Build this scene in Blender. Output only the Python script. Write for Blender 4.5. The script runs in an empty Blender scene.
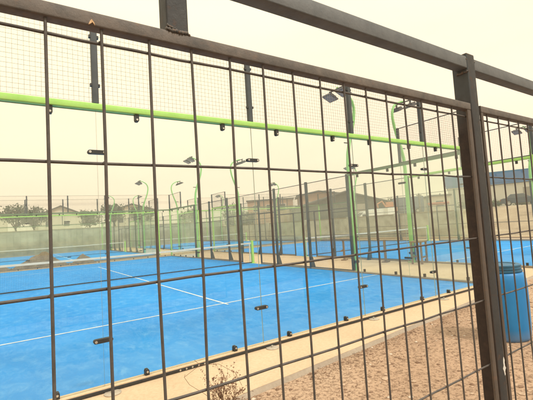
import bpy, math, random
from mathutils import Vector, Matrix, noise
PI = math.pi
SC = bpy.context.scene
COL = SC.collection

# ------------------------------------------------------------------ materials
MATS = {}
def nd(nt, kind, loc=None, **kw):
    n = nt.nodes.new(kind)
    for k, v in kw.items():
        setattr(n, k, v)
    return n
def base_mat(name):
    m = bpy.data.materials.new(name); m.use_nodes = True
    MATS[name] = m
    nt = m.node_tree
    return m, nt, nt.nodes['Principled BSDF']
def ramp(nt, stops):
    r = nd(nt, 'ShaderNodeValToRGB')
    el = r.color_ramp.elements
    el[0].position, el[0].color = stops[0][0], (*stops[0][1], 1)
    el[1].position, el[1].color = stops[-1][0], (*stops[-1][1], 1)
    for p, c in stops[1:-1]:
        e = el.new(p); e.color = (*c, 1)
    return r
def tex(nt, scale, detail=6, rough=.6, coord='Object', stretch=None, dist=0):
    tc = nd(nt, 'ShaderNodeTexCoord'); n = nd(nt, 'ShaderNodeTexNoise')
    n.inputs['Scale'].default_value = scale; n.inputs['Detail'].default_value = detail
    n.inputs['Roughness'].default_value = rough; n.inputs['Distortion'].default_value = dist
    if stretch:
        mp = nd(nt, 'ShaderNodeMapping'); mp.inputs['Scale'].default_value = stretch
        nt.links.new(tc.outputs[coord], mp.inputs[0]); nt.links.new(mp.outputs[0], n.inputs['Vector'])
    else:
        nt.links.new(tc.outputs[coord], n.inputs['Vector'])
    return n
def bump(nt, b, src, strength, dist=.01):
    bp = nd(nt, 'ShaderNodeBump'); bp.inputs['Strength'].default_value = strength
    bp.inputs['Distance'].default_value = dist
    nt.links.new(src, bp.inputs['Height']); nt.links.new(bp.outputs[0], b.inputs['Normal'])
def mixc(nt, fac, a, b):
    m = nd(nt, 'ShaderNodeMix', data_type='RGBA')
    for sock, v in ((0, fac), (6, a), (7, b)):
        if hasattr(v, 'links') or hasattr(v, 'is_linked'):
            nt.links.new(v, m.inputs[sock])
        else:
            m.inputs[sock].default_value = v if sock == 0 else (*v, 1)
    return m.outputs[2]
def noisy(name, stops, scale=8, rough=.6, metal=0, bmp=0, bscale=None, coord='Object', stretch=None, detail=6, bdist=.005):
    m, nt, b = base_mat(name)
    n = tex(nt, scale, detail, coord=coord, stretch=stretch)
    r = ramp(nt, stops); nt.links.new(n.outputs[0], r.inputs[0]); nt.links.new(r.outputs[0], b.inputs['Base Color'])
    b.inputs['Roughness'].default_value = rough; b.inputs['Metallic'].default_value = metal
    if bmp:
        n2 = tex(nt, bscale or scale * 3, 5, coord=coord)
        bump(nt, b, n2.outputs[0], bmp, bdist)
    return m

# rusty steel of the site fence: brown primer, bare grey and orange rust
def rust_mat(name, dark, mid, orange, scale, lo=.5, hi=.68):
    m, nt, b = base_mat(name)
    n1 = tex(nt, scale, 8, .7); r1 = ramp(nt, [(.3, dark), (.7, mid)])
    nt.links.new(n1.outputs[0], r1.inputs[0])
    n2 = tex(nt, scale * 2.6, 8, .72); r2 = ramp(nt, [(lo, (0, 0, 0)), (hi, (1, 1, 1))])
    nt.links.new(n2.outputs[0], r2.inputs[0])
    c = mixc(nt, r2.outputs[0], r1.outputs[0], orange)
    nt.links.new(c, b.inputs['Base Color'])
    rr = nd(nt, 'ShaderNodeMapRange'); rr.inputs[3].default_value = .42; rr.inputs[4].default_value = .85
    nt.links.new(n2.outputs[0], rr.inputs[0]); nt.links.new(rr.outputs[0], b.inputs['Roughness'])
    n3 = tex(nt, scale * 14, 6, .7); bump(nt, b, n3.outputs[0], .35, .003)
    b.inputs['Metallic'].default_value = .15
    return m
rust_mat('rail_steel', (.075, .066, .060), (.175, .138, .114), (.22, .13, .088), 17, .58, .78)
rust_mat('handrail_steel', (.095, .099, .102), (.155, .155, .155), (.20, .13, .095), 11, .60, .80)
rust_mat('post_steel', (.026, .026, .027), (.048, .044, .042), (.10, .052, .032), 12, .56, .74)
rust_mat('frame_steel', (.075, .058, .048), (.12, .088, .068), (.16, .09, .058), 12, .54, .74)
rust_mat('wire_steel', (.060, .052, .047), (.125, .104, .092), (.19, .125, .088), 22, .58, .78)
rust_mat('weld_metal', (.04, .038, .036), (.13, .115, .10), (.26, .14, .08), 60, .5, .65)
def post_rust_shade():  # post sides: rust, with their shade also mixed into the colour
    m, nt, b = base_mat('post_rust_shade')
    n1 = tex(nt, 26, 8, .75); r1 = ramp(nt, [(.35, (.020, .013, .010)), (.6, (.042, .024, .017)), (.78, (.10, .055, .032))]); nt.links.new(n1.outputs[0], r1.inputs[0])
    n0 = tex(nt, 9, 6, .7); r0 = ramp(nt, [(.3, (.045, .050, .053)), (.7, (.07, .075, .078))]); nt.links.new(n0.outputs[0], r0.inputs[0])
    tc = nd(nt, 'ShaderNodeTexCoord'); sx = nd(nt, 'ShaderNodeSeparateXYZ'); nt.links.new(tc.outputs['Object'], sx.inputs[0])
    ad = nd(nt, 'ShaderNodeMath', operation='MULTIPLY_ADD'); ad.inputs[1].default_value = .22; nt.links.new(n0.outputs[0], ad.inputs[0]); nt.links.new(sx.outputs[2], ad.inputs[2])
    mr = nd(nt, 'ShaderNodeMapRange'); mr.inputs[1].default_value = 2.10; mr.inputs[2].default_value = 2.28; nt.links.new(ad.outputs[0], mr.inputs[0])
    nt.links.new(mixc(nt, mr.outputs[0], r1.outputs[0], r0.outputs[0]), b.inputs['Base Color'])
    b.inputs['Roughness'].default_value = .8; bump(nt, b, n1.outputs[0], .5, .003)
post_rust_shade()
noisy('flake', [(.3, (.55, .33, .16)), (.7, (.74, .52, .33))], 60, .8)
noisy('primer_chip', [(.3, (.55, .50, .44)), (.7, (.78, .74, .68))], 60, .8)
rust_mat('green_paint', (.31, .58, .13), (.39, .67, .18), (.42, .48, .25), 5, .60, .82)
noisy('frame_shade_green', [(.3, (.10, .15, .075)), (.7, (.14, .20, .10))], 3, .6)  # mesh frame green with the shade of the beam's inner face mixed in
noisy('mast_green', [(.3, (.20, .50, .15)), (.7, (.27, .58, .20))], 2, .42)
noisy('anthracite', [(.3, (.032, .042, .050)), (.7, (.055, .066, .074))], 6, .5)
noisy('mesh_wire', [(.3, (.22, .185, .145)), (.7, (.32, .275, .22))], 6, .5, .2)
noisy('black_fitting', [(.3, (.012, .013, .014)), (.7, (.028, .03, .032))], 20, .45)
noisy('bolt_zinc', [(.3, (.42, .41, .38)), (.7, (.6, .58, .54))], 40, .35, .8)
noisy('plate_zinc', [(.3, (.36, .30, .24)), (.7, (.52, .44, .35))], 30, .5, .3)
noisy('net_cord', [(.3, (.02, .025, .03)), (.7, (.03, .035, .04))], 20, .8)
noisy('net_tape', [(.3, (.50, .48, .43)), (.7, (.62, .59, .53))], 5, .8)
noisy('lamp_housing', [(.3, (.05, .055, .065)), (.7, (.085, .09, .10))], 8, .4, .3)
noisy('lamp_glass', [(.3, (.13, .16, .19)), (.7, (.20, .23, .26))], 30, .2)
noisy('bench_wood', [(.3, (.19, .125, .08)), (.7, (.30, .21, .14))], 5, .7, stretch=(20, 20, 2))
noisy('bark', [(.3, (.06, .045, .032)), (.7, (.13, .10, .07))], 12, .9)
noisy('leaf_olive', [(.3, (.060, .085, .035)), (.7, (.12, .15, .06))], 1.2, .75)
noisy('leaf_dark', [(.3, (.040, .06, .028)), (.7, (.085, .11, .05))], 1.2, .75)
noisy('twig', [(.3, (.10, .048, .025)), (.7, (.23, .12, .062))], 30, .9)
noisy('stone_tan', [(.3, (.34, .23, .15)), (.7, (.50, .36, .25))], 30, .9)
noisy('stone_brown', [(.3, (.15, .085, .05)), (.7, (.25, .15, .09))], 30, .9)
noisy('stone_pale', [(.3, (.48, .38, .29)), (.7, (.62, .51, .40))], 30, .9)
noisy('soil', [(.3, (.15, .10, .06)), (.6, (.24, .165, .10)), (.8, (.33, .24, .16))], 4, .95, bmp=.8, bscale=18, bdist=.05)
noisy('block_wall', [(.3, (.34, .315, .265)), (.5, (.52, .485, .41)), (.7, (.64, .60, .52))], 1.1, .9, bmp=.3, bscale=6, detail=10, coord='Object')
noisy('grey_wall', [(.3, (.17, .17, .145)), (.5, (.30, .295, .255)), (.7, (.44, .42, .36))], .55, .9, bmp=.3, bscale=6, detail=9)
noisy('roof_dark', [(.3, (.045, .045, .038)), (.7, (.075, .075, .062))], 1, .7)
noisy('render_dark', [(.3, (.055, .058, .048)), (.7, (.085, .087, .072))], .6, .85)
noisy('render_grey', [(.3, (.20, .195, .165)), (.7, (.28, .27, .23))], .6, .85)
noisy('brick_pale', [(.3, (.42, .24, .15)), (.7, (.52, .33, .22))], .5, .9)
noisy('render_cream', [(.3, (.50, .45, .36)), (.7, (.60, .55, .45))], .3, .85)
noisy('render_white', [(.3, (.56, .53, .47)), (.7, (.68, .65, .58))], .3, .85)
noisy('cladding_blue', [(.3, (.018, .115, .34)), (.7, (.028, .15, .40))], .4, .45, stretch=(1, 1, .1))
noisy('window_dark', [(.3, (.02, .025, .03)), (.7, (.05, .055, .06))], 2, .15)
noisy('door_grey', [(.3, (.26, .23, .19)), (.7, (.33, .29, .24))], 2, .6)
noisy('car_paint', [(.3, (.02, .035, .065)), (.7, (.03, .05, .085))], 2, .25)
noisy('van_paint', [(.3, (.68, .68, .66)), (.7, (.76, .76, .74))], 2, .3)
noisy('truck_blue', [(.3, (.07, .10, .16)), (.7, (.11, .15, .22))], 2, .35)
noisy('machine_orange', [(.3, (.46, .18, .09)), (.7, (.54, .24, .13))], 2, .4)
noisy('awning_red', [(.3, (.55, .09, .05)), (.7, (.65, .14, .08))], 2, .6)
noisy('tyre', [(.3, (.012, .012, .012)), (.7, (.03, .028, .026))], 9, .9)
noisy('pole_wood', [(.3, (.10, .085, .07)), (.7, (.17, .15, .125))], 6, .9)
noisy('reflection_dark', [(.3, (.040, .040, .040)), (.7, (.060, .058, .056))], 3, .9, bmp=.3, bscale=90)
noisy('hill_haze', [(.3, (.30, .29, .26)), (.7, (.36, .35, .31))], .02, 1)

def turf_mat():
    m, nt, b = base_mat('turf_blue')
    n1 = tex(nt, .55, 7, .62, stretch=(1, .55, 1), dist=.4)
    r1 = ramp(nt, [(.3, (.006, .205, .56)), (.48, (.009, .235, .62)), (.68, (.018, .272, .68))])
    nt.links.new(n1.outputs[0], r1.inputs[0])
    n2 = tex(nt, 5.5, 10, .76, stretch=(1.0, .6, 1), dist=.5)              # brushed-in sand streaks
    r2 = ramp(nt, [(.46, (0, 0, 0)), (.58, (.2, .2, .2)), (.72, (.62, .62, .62))]); nt.links.new(n2.outputs[0], r2.inputs[0])
    c = mixc(nt, r2.outputs[0], r1.outputs[0], (.17, .42, .70))
    n3 = tex(nt, 190, 2, .5); r3 = ramp(nt, [(.3, (.80, .80, .80)), (.7, (1.14, 1.14, 1.14))])
    nt.links.new(n3.outputs[0], r3.inputs[0])
    mu = nd(nt, 'ShaderNodeMix', data_type='RGBA', blend_type='MULTIPLY'); mu.inputs[0].default_value = 1
    nt.links.new(c, mu.inputs[6]); nt.links.new(r3.outputs[0], mu.inputs[7])
    nt.links.new(mu.outputs[2], b.inputs['Base Color'])
    b.inputs['Roughness'].default_value = .85; b.inputs['Specular IOR Level'].default_value = .25
    bump(nt, b, n3.outputs[0], .4, .008)
turf_mat()
noisy('line_white', [(.35, (.40, .48, .54)), (.5, (.55, .60, .62)), (.7, (.66, .69, .70))], 7, .85, bmp=.3, bscale=160)

def concrete_mat(name, c0, c1, c2):
    m, nt, b = base_mat(name)
    n1 = tex(nt, .9, 8, .65); r1 = ramp(nt, [(.3, c0), (.52, c1), (.72, c2)])
    nt.links.new(n1.outputs[0], r1.inputs[0])
    n2 = tex(nt, 26, 6, .75); r2 = ramp(nt, [(.28, (.84, .82, .78)), (.6, (1.03, 1.03, 1.03))])
    nt.links.new(n2.outputs[0], r2.inputs[0])
    mu = nd(nt, 'ShaderNodeMix', data_type='RGBA', blend_type='MULTIPLY'); mu.inputs[0].default_value = 1
    nt.links.new(r1.outputs[0], mu.inputs[6]); nt.links.new(r2.outputs[0], mu.inputs[7])
    nt.links.new(mu.outputs[2], b.inputs['Base Color'])
    b.inputs['Roughness'].default_value = .9
    bump(nt, b, n2.outputs[0], .25, .004)
concrete_mat('concrete_apron', (.475, .34, .215), (.525, .38, .245), (.57, .42, .28))
concrete_mat('concrete_edge', (.27, .215, .165), (.33, .27, .205), (.39, .32, .25))

def ground_mat():
    m, nt, b = base_mat('sandy_gravel')
    n1 = tex(nt, .35, 6, .6); r1 = ramp(nt, [(.3, (.40, .25, .155)), (.55, (.49, .32, .205)), (.75, (.55, .38, .255))])
    nt.links.new(n1.outputs[0], r1.inputs[0])
    nb = tex(nt, .22, 9, .75); rb = ramp(nt, [(.36, (.24, .18, .12)), (.48, (.40, .305, .205)), (.6, (.49, .39, .275)), (.7, (.55, .47, .35))])
    nt.links.new(nb.outputs[0], rb.inputs[0])
    pt = nd(nt, 'ShaderNodeTexCoord'); px = nd(nt, 'ShaderNodeSeparateXYZ'); nt.links.new(pt.outputs['Object'], px.inputs[0])
    fa = nd(nt, 'ShaderNodeMapRange'); fa.inputs[1].default_value = 23; fa.inputs[2].default_value = 28; nt.links.new(px.outputs[0], fa.inputs[0])
    fb = nd(nt, 'ShaderNodeMapRange'); fb.inputs[1].default_value = 20; fb.inputs[2].default_value = 22; nt.links.new(px.outputs[1], fb.inputs[0])
    fm = nd(nt, 'ShaderNodeMath', operation='MAXIMUM'); nt.links.new(fa.outputs[0], fm.inputs[0]); nt.links.new(fb.outputs[0], fm.inputs[1])
    base = mixc(nt, fm.outputs[0], r1.outputs[0], rb.outputs[0])
    n2 = tex(nt, 26, 10, .78, dist=.2)
    r2 = ramp(nt, [(.48, (0, 0, 0)), (.56, (.7, .7, .7)), (.66, (1, 1, 1))]); nt.links.new(n2.outputs[0], r2.inputs[0])
    c = mixc(nt, r2.outputs[0], base, (.15, .08, .04))
    n3 = tex(nt, 70, 6, .7); r3 = ramp(nt, [(.56, (0, 0, 0)), (.66, (.8, .8, .8))]); nt.links.new(n3.outputs[0], r3.inputs[0])
    c = mixc(nt, r3.outputs[0], c, (.60, .43, .29))
    nt.links.new(c, b.inputs['Base Color']); b.inputs['Roughness'].default_value = .95
    ad = nd(nt, 'ShaderNodeMath', operation='SUBTRACT'); nt.links.new(n3.outputs[0], ad.inputs[0]); nt.links.new(n2.outputs[0], ad.inputs[1])
    bump(nt, b, ad.outputs[0], .7, .02)
ground_mat()

def glass_mat(name, tint, dust):
    m = bpy.data.materials.new(name); m.use_nodes = True; MATS[name] = m
    nt = m.node_tree; nt.nodes.clear()
    out = nd(nt, 'ShaderNodeOutputMaterial'); tr = nd(nt, 'ShaderNodeBsdfTransparent'); gl = nd(nt, 'ShaderNodeBsdfGlossy')
    tr.inputs[0].default_value = (*tint, 1); gl.inputs['Roughness'].default_value = .015; gl.inputs[0].default_value = (.9, 1, .93, 1)
    ge = nd(nt, 'ShaderNodeNewGeometry'); mr = nd(nt, 'ShaderNodeMapRange')      # same reflectance entering and leaving the pane
    mr.inputs[3].default_value = 1.5; mr.inputs[4].default_value = 1 / 1.5
    nt.links.new(ge.outputs['Backfacing'], mr.inputs[0])
    fr = nd(nt, 'ShaderNodeFresnel'); nt.links.new(mr.outputs[0], fr.inputs[0])
    mx = nd(nt, 'ShaderNodeMixShader'); nt.links.new(fr.outputs[0], mx.inputs[0]); nt.links.new(tr.outputs[0], mx.inputs[1]); nt.links.new(gl.outputs[0], mx.inputs[2])
    df = nd(nt, 'ShaderNodeBsdfDiffuse'); df.inputs[0].default_value = (.78, .79, .68, 1)
    n = tex(nt, 1.1, 7, .65, stretch=(1, 1, .35)); r = ramp(nt, [(.4, (dust * .25,) * 3), (.75, (dust * 1.7,) * 3)])
    nt.links.new(n.outputs[0], r.inputs[0])
    m2 = nd(nt, 'ShaderNodeMixShader'); nt.links.new(r.outputs[0], m2.inputs[0]); nt.links.new(mx.outputs[0], m2.inputs[1]); nt.links.new(df.outputs[0], m2.inputs[2])
    nt.links.new(m2.outputs[0], out.inputs[0])
glass_mat('court_glass', (.962, .985, .966), .006)
noisy('glass_edge', [(.3, (.36, .42, .34)), (.7, (.44, .50, .42))], 3, .25)

def barrel_mat():
    m, nt, b = base_mat('barrel_plastic')
    n = tex(nt, 3, 7, .65, stretch=(1, 1, .3)); r = ramp(nt, [(.3, (.004, .15, .40)), (.55, (.006, .195, .50)), (.78, (.04, .26, .54))])
    nt.links.new(n.outputs[0], r.inputs[0])
    sp = nd(nt, 'ShaderNodeTexCoord'); sx = nd(nt, 'ShaderNodeSeparateXYZ'); nt.links.new(sp.outputs['Object'], sx.inputs[0])
    mr = nd(nt, 'ShaderNodeMapRange'); mr.inputs[1].default_value = .02; mr.inputs[2].default_value = .16
    mr.inputs[3].default_value = .55; mr.inputs[4].default_value = 0
    nt.links.new(sx.outputs[2], mr.inputs[0])
    n2 = tex(nt, 9, 6, .7); mu = nd(nt, 'ShaderNodeMath', operation='MULTIPLY'); nt.links.new(mr.outputs[0], mu.inputs[0]); nt.links.new(n2.outputs[0], mu.inputs[1])
    c = mixc(nt, mu.outputs[0], r.outputs[0], (.36, .26, .18))             # splashed dirt round its foot
    nt.links.new(c, b.inputs['Base Color']); b.inputs['Roughness'].default_value = .5
barrel_mat()
noisy('barrel_lid', [(.3, (.012, .085, .16)), (.7, (.025, .12, .21))], 12, .5)

# ------------------------------------------------------------------ mesh builder
class MB:
    def __init__(s): s.v = []; s.f = []; s.mi = []; s.cur = 0
    def add(s, vs, fs):
        o = len(s.v); s.v += [tuple(p) for p in vs]; s.f += [tuple(i + o for i in f) for f in fs]; s.mi += [s.cur] * len(fs)
    def box(s, x0, x1, y0, y1, z0, z1):
        s.add([(x0, y0, z0), (x1, y0, z0), (x1, y1, z0), (x0, y1, z0), (x0, y0, z1), (x1, y0, z1), (x1, y1, z1), (x0, y1, z1)],
              [(0, 3, 2, 1), (4, 5, 6, 7), (0, 1, 5, 4), (1, 2, 6, 5), (2, 3, 7, 6), (3, 0, 4, 7)])
    def bbox(s, x0, x1, y0, y1, z0, z1, b=.003, axis=0):
        """box whose four edges along one axis are rounded off"""
        n = 3; R = [(x0, x1), (y0, y1), (z0, z1)]
        a, c, d = [(0, 1, 2), (1, 2, 0), (2, 0, 1)][axis]
        prof = []
        for cx, cy, st in ((R[c][1] - b, R[d][1] - b, 0), (R[c][0] + b, R[d][1] - b, 1), (R[c][0] + b, R[d][0] + b, 2), (R[c][1] - b, R[d][0] + b, 3)):
            for k in range(n + 1):
                t = PI / 2 * (st + k / n); prof.append((cx + b * math.cos(t), cy + b * math.sin(t)))
        vs = []
        for e in (0, 1):
            for p in prof:
                q = [0, 0, 0]; q[a] = R[a][e]; q[c] = p[0]; q[d] = p[1]; vs.append(q)
        m = len(prof)
        s.add(vs, [(i, (i + 1) % m, m + (i + 1) % m, m + i) for i in range(m)] + [tuple(range(m - 1, -1, -1)), tuple(range(m, 2 * m))])
    def tube(s, pts, r, n=8, cap=True):
        pts = [Vector(p) for p in pts]; rs = r if isinstance(r, (list, tuple)) else [r] * len(pts)
        vs = []; up = None
        for i, p in enumerate(pts):
            t = (pts[min(i + 1, len(pts) - 1)] - pts[max(i - 1, 0)]).normalized()
            if up is None: up = Vector((0, 0, 1)) if abs(t.z) < .9 else Vector((1, 0, 0))
            a = t.cross(up).normalized(); up = a.cross(t).normalized()
            for k in range(n):
                q = 2 * PI * (k + .5) / n; vs.append(p + (a * math.cos(q) + up * math.sin(q)) * rs[i])
        fs = []
        for i in range(len(pts) - 1):
            for k in range(n): fs.append((i * n + k, i * n + (k + 1) % n, (i + 1) * n + (k + 1) % n, (i + 1) * n + k))
        if cap: fs += [tuple(range(n - 1, -1, -1)), tuple(range((len(pts) - 1) * n, len(pts) * n))]
        s.add(vs, fs)
    def lathe(s, prof, n=40, c=(0, 0, 0)):
        vs = [(c[0] + r * math.cos(2 * PI * k / n), c[1] + r * math.sin(2 * PI * k / n), c[2] + z) for r, z in prof for k in range(n)]
        fs = [(i * n + k, i * n + (k + 1) % n, (i + 1) * n + (k + 1) % n, (i + 1) * n + k) for i in range(len(prof) - 1) for k in range(n)]
        fs += [tuple(range(n - 1, -1, -1)), tuple(range((len(prof) - 1) * n, len(prof) * n))]
        s.add(vs, fs)
    def prism(s, poly, axis, a0, a1):
        """outline in the two other axes, extruded along axis"""
        def P(p, a):
            q = list(p); q.insert(axis, a); return q
        n = len(poly)
        s.add([P(p, a0) for p in poly] + [P(p, a1) for p in poly],
              [(i, (i + 1) % n, n + (i + 1) % n, n + i) for i in range(n)] + [tuple(range(n - 1, -1, -1)), tuple(range(n, 2 * n))])
    def grid(s, x0, x1, z0, z1, cell, r, y=0, axis='x'):
        """welded wire mesh: wires along z, then wires along x set one wire behind"""
        def w(a, b):
            s.tube([a, b], r, 4, False)
        nx = max(1, round((x1 - x0) / cell)); nz = max(1, round((z1 - z0) / cell))
        for i in range(nx + 1):
            x = x0 + (x1 - x0) * i / nx
            w((x, y - r, z0), (x, y - r, z1)) if axis == 'x' else w((y - r, x, z0), (y - r, x, z1))
        for i in range(nz + 1):
            z = z0 + (z1 - z0) * i / nz
            w((x0, y + r, z), (x1, y + r, z)) if axis == 'x' else w((y + r, x0, z), (y + r, x1, z))
    def build(s, name, mats, parent=None, smooth=False, loc=None, recalc=True):
        me = bpy.data.meshes.new(name); me.from_pydata(s.v, [], s.f)
        mats = mats if isinstance(mats, (list, tuple)) else [mats]
        for m in mats: me.materials.append(MATS[m])
        me.polygons.foreach_set('material_index', s.mi)
        if recalc:
            import bmesh
            bm = bmesh.new(); bm.from_mesh(me); bmesh.ops.recalc_face_normals(bm, faces=bm.faces); bm.to_mesh(me); bm.free()
        if smooth:
            me.polygons.foreach_set('use_smooth', [True] * len(me.polygons))
            try: me.set_sharp_from_angle(angle=math.radians(smooth if smooth is not True else 40))
            except Exception: pass
        o = bpy.data.objects.new(name, me); COL.objects.link(o)
        if parent: o.parent = parent
        if loc: o.location = loc
        return o
def quick(name, mats, parent, *boxes, smooth=False):
    m = MB()
    for b in boxes: m.box(*b)
    return m.build(name, mats, parent, smooth)

def tag(o, label, cat, group=None):
    o['label'] = label; o['category'] = cat
    if group: o['group'] = group
    return o
def thing(name, label, cat, loc=(0, 0, 0), rz=0, group=None):
    o = bpy.data.objects.new(name, None); o.empty_display_size = .2; COL.objects.link(o)
    o.location = loc; o.rotation_euler = (0, 0, rz)
    return tag(o, label, cat, group)
def setting(o, kind='structure'):
    o['kind'] = kind; return o
def copy_tree(o, parent=None, skip=()):
    c = o.copy(); COL.objects.link(c)
    if parent: c.parent = parent
    for ch in KIDS.get(o.name, []):
        if ch.name.split('.')[0] in skip: continue
        copy_tree(ch, c, skip)
    return c
KIDS = {}
def scan():
    KIDS.clear()
    for o in COL.objects:
        if o.parent: KIDS.setdefault(o.parent.name, []).append(o)

# ------------------------------------------------------------------ camera (solved from the court's known size)
CX, CY, CZ = 1.195, -4.4148, 1.6147
yaw, pit, rol = math.radians(34.178), math.radians(3.788), math.radians(-3.593)
f = Vector((math.sin(yaw) * math.cos(pit), math.cos(yaw) * math.cos(pit), math.sin(pit)))
rt = Vector((math.cos(yaw), -math.sin(yaw), 0)); up = rt.cross(f)
r2 = rt * math.cos(rol) + up * math.sin(rol); u2 = -rt * math.sin(rol) + up * math.cos(rol)
cam = bpy.data.cameras.new('camera'); co = bpy.data.objects.new('camera', cam); COL.objects.link(co)
M = Matrix((r2, u2, -f)).transposed().to_4x4(); M.translation = (CX, CY, CZ); co.matrix_world = M
cam.sensor_width = 36; cam.sensor_fit = 'HORIZONTAL'; cam.lens = 380.85 / 533 * 36; cam.clip_start = .05; cam.clip_end = 3000
SC.camera = co

# ------------------------------------------------------------------ terrain
def sstep(t): t = max(0, min(1, t)); return t * t * (3 - 2 * t)
def hgt(x, y):
    z = 2.15 * sstep((x - 29) / 22)
    z += 2.1 * sstep((y - 47.5) / 14)
    z = min(z, 2.3 + .02 * max(0, math.hypot(x, y) - 45)) if z > 2.3 else z
    if x > 24 or y > 46: z += .25 * noise.noise(Vector((x * .13, y * .13, 0))) * sstep(max((x - 24) / 6, (y - 46) / 8))
    return z - .05
def axis_pts(lo, hi, fine0, fine1, step):
    p = [fine0 + step * i for i in range(int((fine1 - fine0) / step) + 1)]
    d = step
    while p[-1] < hi: d *= 1.35; p.append(p[-1] + d)
    d = step
    while p[0] > lo: d *= 1.35; p.insert(0, p[0] - d)
    return p
xs = axis_pts(-420, 420, -6, 62, 1.0); ys = axis_pts(-420, 420, -6, 66, 1.0)
g = MB(); g.v = [(x, y, hgt(x, y)) for y in ys for x in xs]; n = len(xs)
g.f = [(j * n + i, j * n + i + 1, (j + 1) * n + i + 1, (j + 1) * n + i) for j in range(len(ys) - 1) for i in range(n - 1)]
g.mi = [0] * len(g.f)
setting(g.build('ground', 'sandy_gravel', smooth=180, recalc=False))

setting(quick('reflection_darkener', 'reflection_dark', None, (-70, 70, -34, -4.75, -.3, -.035)))      # unseen dark strip added behind the camera, to darken the glass reflections
# one concrete slab carries the two near courts; its front edge runs slightly askew, as in the photo
def front_edge(x): return -1.36 + .098 * x + .016 * noise.noise(Vector((x * 1.7, 0, 3)))
a = MB(); pts = [(-1.5 + .25 * i, front_edge(-1.5 + .25 * i)) for i in range(62)]
pts += [(25, -1.0), (25, 20.9), (-1.5, 20.9)]
a.prism(pts, 2, -.2, -.004); a.cur = 1
setting(a.build('apron', ['concrete_apron', 'concrete_edge']))
e = MB()
for i in range(61):
    x0, x1 = pts[i][0], pts[i + 1][0]; y0, y1 = pts[i][1], pts[i + 1][1]
    e.add([(x0, y0 - .045 - .02 * noise.noise(Vector((x0 * 5, 1, 0))), -.06), (x1, y1 - .045 - .02 * noise.noise(Vector((x1 * 5, 1, 0))), -.06), (x1, y1 - .002, -.006), (x0, y0 - .002, -.006)], [(0, 1, 2, 3)])
setting(e.build('apron_edge', 'concrete_edge', smooth=180))
setting(quick('court_slab', 'concrete_apron', None, (-1.5, 25, 22.1, 43.2, -.2, -.004)))

# ------------------------------------------------------------------ courts
COURTS = {'near': (0, 0), 'right': (13.1, 0), 'far_left': (0, 22.4), 'far_right': (13.1, 22.4)}
for ox, oy in COURTS.values():
    t = MB(); t.add([(ox + .01, oy + .02, 0), (ox + 9.99, oy + .02, 0), (ox + 9.99, oy + 19.98, 0), (ox + .01, oy + 19.98, 0)], [(0, 1, 2, 3)])
    setting(t.build('court_turf', 'turf_blue'))
    l = MB()
    def ln(x0, x1, y0, y1): l.add([(ox + x0, oy + y0, .004), (ox + x1, oy + y0, .004), (ox + x1, oy + y1, .004), (ox + x0, oy + y1, .004)], [(0, 1, 2, 3)])
    ln(.02, 9.98, 3.025, 3.075); ln(.02, 9.98, 16.925, 16.975)
    ln(4.975, 5.025, 2.87, 3.025); ln(4.975, 5.025, 3.075, 16.925); ln(4.975, 5.025, 16.975, 17.13)
    setting(l.build('court_lines', 'line_white'))

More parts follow.
